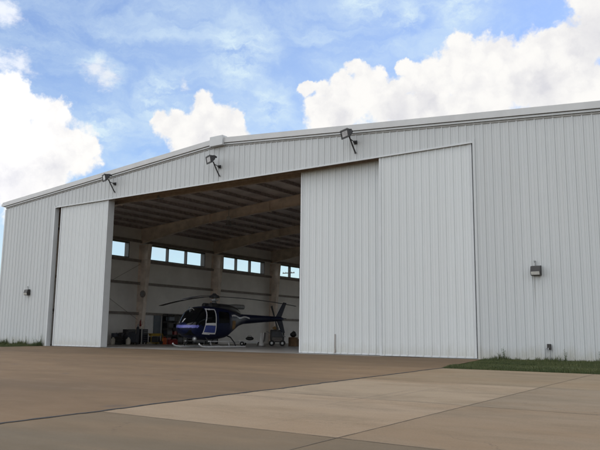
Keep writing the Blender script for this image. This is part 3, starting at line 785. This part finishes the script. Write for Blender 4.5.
hp(MB().tube([(-1.3,.0,2.50),(-1.9,0,2.56),(-2.7,.0,2.56)], [.17,.17,.15], 14), 'exhaust', M_gray)
for y in (.28,-.28): hp(MB().tube([(.15,y,2.50),(.62,y*1.05,2.54)], [.19,.16], 14), 'air_intake', M_black)
hp(MB().lathe([(.24,2.62),(.13,2.76),(.085,2.92),(.085,3.02)], 16), 'mast', M_gray)
hub = hp(MB().lathe([(.30,3.02),(.34,3.08),(.30,3.16),(.16,3.22),(.10,3.30)], 18), 'rotor_hub', M_cowl)
hp(MB().lathe([(.24,2.84),(.26,2.88),(.24,2.92)], 16).tube([(.22,.0,2.86),(.30,.0,3.06)], .02, 6).tube([(-.14,.2,2.86),(-.18,.26,3.06)], .02, 6).tube([(-.14,-.2,2.86),(-.18,-.26,3.06)], .02, 6), 'swashplate', M_gray, hub)
for ang in (174, 54, 294):
    a_ = R(ang-268); ca, sa = math.cos(a_), math.sin(a_); bl = MB(); v = []; f = []; n = 26
    for i in range(n+1):
        s = i/n; rr = .30+s*(5.34-.30); ch = .07+.13*min(1, s*6) if s < .16 else .20
        dz = 3.10 - .46*s**1.8
        prof = [(ch*1.0,0),(ch*.55,.022),(-ch*.2,.024),(-ch*1.0,.004),(-ch*.2,-.012),(ch*.55,-.014)]
        for (c_, h_) in prof: v.append((rr*ca - c_*sa, rr*sa + c_*ca, dz+h_))
    for i in range(n):
        for j in range(6): f.append((i*6+j, i*6+(j+1)%6, (i+1)*6+(j+1)%6, (i+1)*6+j))
    f += [tuple(range(5,-1,-1)), tuple(range(n*6, n*6+6))]
    bl.add(v, f); hp(bl, 'rotor_blade', M_blade)
# tail
def fin(pts, th): return MB().prism([(x, -th/2, z) for x, z in pts], (0, th, 0))
hp(fin([(-6.05,1.98),(-6.62,1.98),(-7.18,3.02),(-6.88,3.05)], .06), 'upper_fin', M_navy)
hp(fin([(-6.15,1.82),(-6.72,1.82),(-7.05,.95),(-6.72,.98)], .06), 'lower_fin', M_navy)
hp(MB().tube([(-6.75,0,1.0),(-6.9,0,.72),(-7.15,0,.68)], .025, 8), 'tail_skid', M_gray)
for sg in (1,-1): hp(MB().prism([(-5.2,sg*.12,1.86),(-5.65,sg*.12,1.86),(-5.65,sg*1.25,1.86),(-5.3,sg*1.25,1.86)], (0,0,.05)), 'stabilizer', M_navy)
hp(MB().tube([(-6.35,-.10,1.92),(-6.35,-.34,1.92)], .06, 10), 'tail_gearbox', M_cowl)
for q in (1,-1):
    a_ = R(66); bx, bz = math.cos(a_)*q, math.sin(a_)*q
    hp(MB().prism([(-6.35+bx*.1-bz*.05,-.34,1.92+bz*.1+bx*.05),(-6.35+bx*.93-bz*.09,-.34,1.92+bz*.93+bx*.09),(-6.35+bx*.93+bz*.09,-.34,1.92+bz*.93-bx*.09),(-6.35+bx*.1+bz*.05,-.34,1.92+bz*.1-bx*.05)], (0,.03,0)), 'tail_rotor_blade', M_blade)
# landing gear
for sg in (1,-1):
    y = sg*1.12
    hp(MB().tube([(-1.75,y,.06),(-1.0,y,.05),(2.0,y,.05),(2.35,y,.065),(2.65,y,.13),(2.82,y,.22)], .048, 12), 'skid', M_skid)
    hp(MB().box(-.4,1.5,min(y-sg*.02,y-sg*.20),max(y-sg*.02,y-sg*.20),.36,.39).tube([(-.3,y-sg*.1,.37),(-.3,y-sg*.02,.08)], .015, 6).tube([(1.35,y-sg*.1,.37),(1.35,y-sg*.02,.08)], .015, 6), 'boarding_step', M_skid)
for x in (1.45,-.85):
    hp(MB().tube([(x,1.12,.08),(x,1.0,.30),(x,.66,.62),(x,.3,.72),(x,-.3,.72),(x,-.66,.62),(x,-1.0,.30),(x,-1.12,.08)], .04, 10), 'cross_tube', M_cowl)
for y in (.30,-.30): hp(MB().sphere((2.95,y,.80), .085, 12).tube([(2.9,y,.82),(2.85,y,.98)], .03, 8), 'landing_light', M_lens)
hp(MB().sphere((2.45,.45,.50), .16, 14).tube([(2.45,.45,.60),(2.45,.45,.84)], .07, 10), 'camera_ball', M_gray)
hp(MB().tube([(3.0,.05,1.45),(2.55,.12,1.92)], .015, 6).tube([(2.9,-.1,1.55),(2.45,-.18,1.98)], .015, 6), 'wiper', M_gray)
hp(MB().prism([(2.45,-.02,2.02),(2.25,-.02,2.18),(2.55,-.02,2.42),(2.62,-.02,2.38)], (0,.04,0)), 'wire_cutter', M_gray)
hp(MB().tube([(2.4,.3,2.2),(2.62,.3,2.30),(2.9,.3,2.28)], .018, 6), 'pitot_tube', M_hwhite)

# ------------------------------------------------------------------ equipment along the left wall
def drawers(mb_name, x, y, rz, w_, d_, h_, mat, label, cat, nd=5):
    t_ = thing('tool_chest', label, cat, (x, y, .004), rz)
    MB().cbox(-w_/2,w_/2,-d_/2,d_/2,.14,h_,.02).build('cabinet', mat, t_)
    for k in range(nd):
        z0 = .20+(h_-.26)*k/nd; z1 = .20+(h_-.26)*(k+1)/nd-.02
        dr_ = MB().box(-w_/2+.04,w_/2-.04,-d_/2-.016,-d_/2-.002,z0,z1).build('drawer', mat, t_)
        MB().tube([(-w_/2+.12,-d_/2-.04,z1-.03),(w_/2-.12,-d_/2-.04,z1-.03)], .01, 6).build('handle', M_gray, dr_)
    for sx_ in (-1,1):
        for sy_ in (-1,1): MB().tube([(sx_*(w_/2-.1)-.02,sy_*(d_/2-.1),.07),(sx_*(w_/2-.1)+.02,sy_*(d_/2-.1),.07)], .07, 12).box(sx_*(w_/2-.1)-.03,sx_*(w_/2-.1)+.03,sy_*(d_/2-.1)-.03,sy_*(d_/2-.1)+.03,.10,.138).build('caster', M_rubber, t_)
    return t_
def drum(x, y, r_, h_, mat, label):
    t_ = thing('drum', label, 'drum', (x, y, .004))
    MB().lathe([(r_*.97,0),(r_,.02),(r_,h_*.33),(r_*1.03,h_*.345),(r_,h_*.36),(r_,h_*.64),(r_*1.03,h_*.655),(r_,h_*.67),(r_,h_-.02),(r_*.98,h_)], 22).build('body', mat, t_)
    MB().lathe([(r_*.92,h_),(r_*.92,h_+.012)], 22).lathe([(.04,h_+.012),(.04,h_+.04)], 10, (r_*.5,0,0)).build('lid', mat, t_)
def jug(x, y, label):
    t_ = thing('jug', label, 'jug', (x, y, .004), 0, 'milky plastic jugs by the left wall')
    MB().cbox(-.13,.13,-.16,.16,0,.44,.05).lathe([(.10,.43),(.05,.52),(.045,.56)], 12).build('body', M_jug, t_)
    MB().lathe([(.05,.56),(.05,.60)], 12).build('cap', M_black, t_); MB().tube([(0,.12,.40),(0,.14,.50),(0,.04,.52)], .018, 8).build('handle', M_jug, t_)
for k, lb in enumerate(('black tyre lying on the floor, bottom of the stack by the left door', 'black tyre in the middle of the stack by the left door', 'black tyre on top of the stack by the left door')):
    o = MB().lathe([(.17,.0),(.27,.0),(.31,.05),(.31,.15),(.27,.20),(.17,.20)], 22).build('tyre', M_rubber)
    o.location = (-43.0+.02*(k%2), 8.75+.03*(k%3)-.02, .004+.202*k); tag(o, lb, 'tyre', 'tyres stacked by the left door')
t_ = thing('covered_engine', 'equipment under a dark cover between the drums and tool chest', 'equipment', (-43.1, 10.0, .004), R(80))
MB().prism([(-.45,-.32,.16),(.45,-.32,.16),(.42,-.28,.78),(.12,-.24,1.02),(-.25,-.26,.95),(-.44,-.3,.70)], (0,.6,0)).build('cover', M_drum, t_, bevel=.05)
MB().cbox(-.48,.48,-.34,.32,.08,.158,.01).build('skid_base', M_black, t_)
for x in (-.4,.4):
    for y in (-.26,.24): MB().tube([(x,y-.03,.042),(x,y+.03,.042)], .042, 12).build('caster', M_rubber, t_)
drum(-43.75, 9.0, .30, .86, M_drum, 'dark steel drum closest to the left sliding door')
drum(-43.75, 9.75, .30, .90, M_black, 'black steel drum second from the left door')
drawers('', -43.9, 10.55, R(90), .95, .5, 1.18, M_black, 'black tool chest standing just left of the white column pole', 'tool chest')
jug(-43.2, 8.35, 'milky jug at the far left of the clutter'); jug(-42.6, 9.35, 'milky jug standing in front of the dark covered equipment')
t_ = thing('gas_cylinder', 'tall dark gas cylinder upright between tool chest and column', 'gas cylinder', (-43.7, 11.25, .004))
MB().lathe([(.115,0),(.12,.02),(.12,1.22),(.10,1.34),(.04,1.42),(.035,1.46)], 18).build('body', M_drum, t_)
MB().lathe([(.06,1.44),(.06,1.58),(.03,1.62)], 12).tube([(0,0,1.5),(.12,0,1.52)], .02, 6).build('valve', M_gray, t_)
t_ = thing('pipe_rack', 'pale steel pipe standing on a floor plate beside the gas cylinder', 'post', (-43.55, 11.55, .004))
MB().tube([(0,0,.02),(0,0,1.30)], .045, 12).build('pipe', M_lens, t_); MB().cbox(-.18,.18,-.18,.18,0,.025,.006).build('base_plate', M_gray, t_)
drawers('', -43.85, 12.02-.05, R(90), .62, .5, 1.22, M_drum, 'narrow dark tool chest tucked against the left column', 'tool chest', 6)
t_ = thing('fire_extinguisher', 'red fire extinguisher hung on the left column', 'fire extinguisher', (-44.27, 12.02, 1.45))
MB().lathe([(.07,0),(.085,.02),(.085,.40),(.05,.48),(.025,.50)], 16).build('body', M_red, t_); MB().tube([(0,0,.50),(0,0,.56),(.08,0,.57)], .018, 8).tube([(.02,.06,.54),(.09,.09,.40),(.09,.09,.12)], .012, 6).build('hose', M_black, t_)
t_ = thing('wall_fan', 'round dark fan mounted high on the left column', 'fan', (-44.0, 11.86, 4.1))
def disc_y(prof, c): 
    mb = MB().lathe(prof, 24); mb.v = [(c[0]+p[0], c[1]-p[2], c[2]+p[1]) for p in mb.v]; return mb
disc_y([(.28,-.06),(.30,0),(.28,.06)], (0,0,0)).build('housing', M_girt, t_)
fb_ = MB()
for k in range(5):
    a_ = 2*PI*k/5; fb_.prism([(0,-.075,0),(.23*math.cos(a_),-.075,.23*math.sin(a_)),(.23*math.cos(a_+.7),-.075,.23*math.sin(a_+.7))], (0,.01,0))
fb_.build('blades', M_gray, t_); MB().tube([(0,.06,0),(0,.20,0)], .04, 8).build('mount', M_girt, t_)
# yellow and black generator
t_ = thing('generator', 'yellow and black portable generator below the white side door', 'generator', (-43.3, 12.75, .004), R(80))
fr_ = MB()
for y in (-.32,.32): fr_.tube([(-.55,y,.1),(-.55,y,.78),(-.48,y,.85),(.48,y,.85),(.55,y,.78),(.55,y,.1),(-.55,y,.1)], .028, 8)
for x in (-.5,.5): fr_.tube([(x,-.32,.85),(x,.32,.85)], .025, 8)
fr_.build('frame', M_yellow, t_); MB().cbox(-.45,.45,-.26,.26,.66,.86,.05).build('fuel_tank', M_yellow, t_)
MB().cbox(-.42,.10,-.25,.25,.16,.62,.03).lathe([(.2,.2),(.2,.6)], 14, (.28,0,0)).build('engine', M_black, t_)
for y in (-.36,.36): MB().tube([(.40,y-.04,.14),(.40,y+.04,.14)], .14, 16).build('wheel', M_rubber, t_)
t_ = thing('fuel_can', 'orange red fuel can on the floor left of the dark shelves', 'fuel can', (-42.9, 13.45, .004), R(70))
MB().cbox(-.2,.2,-.11,.11,0,.52,.04).build('body', M_orange, t_); MB().tube([(-.1,0,.52),(-.1,0,.60),(.1,0,.60),(.1,0,.52)], .02, 8).build('handle', M_orange, t_); MB().tube([(.15,0,.50),(.22,0,.60)], .03, 8).build('spout', M_black, t_)
# shelving with goods
t_ = thing('shelving', 'tall dark metal shelving unit behind the helicopter nose', 'shelving', (-44.45, 16.2, .004))
up = MB()
for y in (-1.25,0,1.25):
    for x in (-.3,.3): up.box(x-.025,x+.025,y-.025,y+.025,0,2.55)
up.build('upright', M_black, t_)
for z in (.12,.75,1.35,1.95,2.5): MB().box(-.32,.32,-1.28,1.28,z,z+.035).build('shelf', M_black, t_)
MB().box(-.35,-.33,-1.28,1.28,.1,2.54).build('back_panel', M_black, t_)
k = 0
goods = [(15.25,.155,M_red,.5,.42,'red storage bin on the lowest shelf, left end'),(15.9,.155,M_red,.5,.34,'dark red storage bin on the lowest shelf, second from left'),(16.6,.155,M_drum,.55,.46,'dark blue storage bin on the lowest shelf, third from left'),
 (15.3,.785,M_drum,.6,.40,'dark storage bin on the second shelf, left end'),(16.1,.785,M_red,.5,.36,'red storage bin in the middle of the second shelf'),(15.4,1.385,M_black,.6,.42,'black storage bin on the third shelf, left end'),(16.3,1.385,M_drum,.6,.36,'dark storage bin in the middle of the third shelf'),(15.5,1.985,M_blueg,.6,.36,'blue grey storage bin on the top shelf'),(16.9,.785,M_black,.5,.40,'black storage bin on the second shelf, right end')]
for (y, z, mt, w_, h_, lb) in goods:
    t_ = thing('storage_bin', lb, 'bin', (-44.42, y, z+.005), 0, 'bins on the dark shelving')
    MB().cbox(-.24,.24,-w_/2,w_/2,0,h_-.04,.025).build('body', mt, t_); MB().cbox(-.25,.25,-w_/2-.01,w_/2+.01,h_-.039,h_,.008).build('lid', M_black, t_)
t_ = thing('workbench', 'long dark workbench along the left wall behind the helicopter', 'workbench', (-44.35, 19.6, .004))
MB().cbox(-.40,.40,-1.75,1.75,.90,.97,.01).build('worktop', M_girt, t_)
for y in (-1.65,0,1.65): MB().box(-.36,.36,y-.03,y+.03,0,.898).build('leg', M_black, t_)
for y in (-.85,.85): MB().cbox(-.34,.34,y-.7,y+.7,.10,.80,.015).build('cabinet', M_drum, t_)
MB().box(-.40,-.37,-1.75,1.75,.972,1.65).build('pegboard', M_black, t_)
# red tool box on the floor
t_ = thing('tool_box', 'dark red tool box on the floor in front of the shelves', 'tool box', (-42.7, 14.2, .004), R(75))
MB().cbox(-.38,.38,-.22,.22,0,.40,.03).build('body', M_red, t_); MB().tube([(-.15,0,.40),(-.15,0,.48),(.15,0,.48),(.15,0,.40)], .018, 8).build('handle', M_black, t_)

# ------------------------------------------------------------------ equipment right of and behind the helicopter
t_ = thing('flatbed_cart', 'low white flatbed cart with raised end under the tail boom', 'cart', (-35.3, 15.6, .004), R(28))
MB().cbox(-1.0,1.0,-.45,.45,.34,.42,.02).build('deck', M_wpaint, t_)
MB().prism([(.86,-.45,.42),(.98,-.45,.42),(1.06,-.45,1.05),(.98,-.45,1.05)], (0,.9,0)).build('end_board', M_wpaint, t_)
MB().box(-.9,.9,-.4,-.34,.24,.338).box(-.9,.9,.34,.40,.24,.338).build('chassis', M_gray, t_)
MB().tube([(-1.0,0,.30),(-1.6,0,.26),(-1.95,0,.30)], .03, 8).build('tow_bar', M_gray, t_)
for x in (-.7,.7):
    for y in (-.42,.42):
        wh = MB().tube([(x,y-.05,.17),(x,y+.05,.17)], .165, 18).build('wheel', M_rubber, t_); MB().tube([(x,y-.055,.17),(x,y+.055,.17)], .07, 12).build('rim', M_wpaint, wh)
MB_c = thing('duffel_bag', 'small black bag lying on the white flatbed cart', 'bag', (-35.45, 15.5, .427), R(28))
MB().sphere((0,0,.15), .28, 14, (1.2,.7,.54)).build('body', M_black, MB_c); MB().tube([(-.18,0,.28),(-.1,0,.38),(.1,0,.38),(.18,0,.28)], .015, 6).build('handle', M_black, MB_c)
t_ = thing('traffic_cone', 'small white cone standing on the floor beside the power cart', 'cone', (-34.35, 15.6, .004))
MB().lathe([(.22,.03),(.17,.30),(.10,.70),(.04,1.02),(.03,1.04)], 16).build('body', M_wpaint, t_); MB().cbox(-.28,.28,-.28,.28,0,.03,.01).build('base', M_rubber, t_)
t_ = thing('power_cart', 'boxy black ground power cart on wheels below the helicopter tail', 'cart', (-33.85, 17.0, .004), R(36))
MB().cbox(-.55,.55,-.45,.45,.30,1.28,.05).build('cabinet', M_black, t_)
MB().box(-.40,.40,-.464,-.452,.75,1.15).build('control_panel', M_drum, t_)
for k in range(6): pass
gr_ = MB()
for k in range(7): gr_.box(-.40,.40,-.466,-.452,.38+k*.045,.40+k*.045)
gr_.build('grille', M_girt, t_)
MB().tube([(-.55,.3,1.0),(-.85,.3,1.12),(-.85,-.3,1.12),(-.55,-.3,1.0)], .022, 8).build('push_handle', M_gray, t_)
for x in (-.42,.42):
    for y in (-.47,.47):
        wh = MB().tube([(x,y-.06,.24),(x,y+.06,.24)], .235, 20).build('wheel', M_rubber, t_); MB().tube([(x,y-.065,.24),(x,y+.065,.24)], .10, 14).build('rim', M_gray, wh)
    MB().box(x-.04,x+.04,-.40,.40,.22,.298).build('axle', M_black, t_)
t_ = thing('canvas_bag', 'tan canvas bag lying on top of the black power cart', 'bag', (-34.0, 16.95, 1.287), R(36))
MB().sphere((0,0,.13), .26, 14, (1.0,.75,.5)).build('body', M_canvas, t_); MB().tube([(-.12,0,.22),(0,0,.34),(.12,0,.22)], .014, 6).build('strap', M_canvas, t_)
for (x, y, rz, s, z, lb) in ((-33.55,18.75,20,.62,.004,'large tan cardboard box on the floor right of power cart'),(-33.05,18.35,8,.50,.004,'smaller tan cardboard box nearest the right door edge')):
    t_ = thing('cardboard_box', lb, 'box', (x, y, z), R(rz), 'tan boxes right of the power cart')
    MB().cbox(-s/2,s/2,-s/2,s/2,0,s*1.15,.008).build('body', M_tan, t_); MB().box(-.03,.03,-s/2-.002,s/2+.002,s*1.15+.001,s*1.15+.004).build('tape', M_canvas, t_)
t_ = thing('duffel_bag', 'dark duffel bag slumped on top of the large cardboard box', 'bag', (-33.55, 18.75, .004+.62*1.15+.006), R(-30))
MB().sphere((0,0,.20), .34, 14, (1.0,.75,.62)).sphere((.1,.0,.34), .2, 12, (1,.8,.7)).build('body', M_black, t_); MB().tube([(-.15,0,.36),(0,0,.52),(.15,0,.42)], .014, 6).build('strap', M_black, t_)

# ------------------------------------------------------------------ utility pole far beyond the side windows
t_ = thing('utility_pole', 'distant wooden utility pole seen through the rightmost side window', 'utility pole', (-73.8, 72.7, -.06))
MB().tube([(0,0,0),(0,0,12.9)], [.17,.11], 12).build('pole', M_wood, t_)
MB().box(-1.3,1.3,-.16,-.06,11.9,12.05).build('crossarm', M_wood, t_)
for x in (-1.2,-.6,.6,1.2): MB().lathe([(.05,0),(.07,.08),(.04,.16)], 10, (x,-.11,12.05)).build('insulator', M_gray, t_)
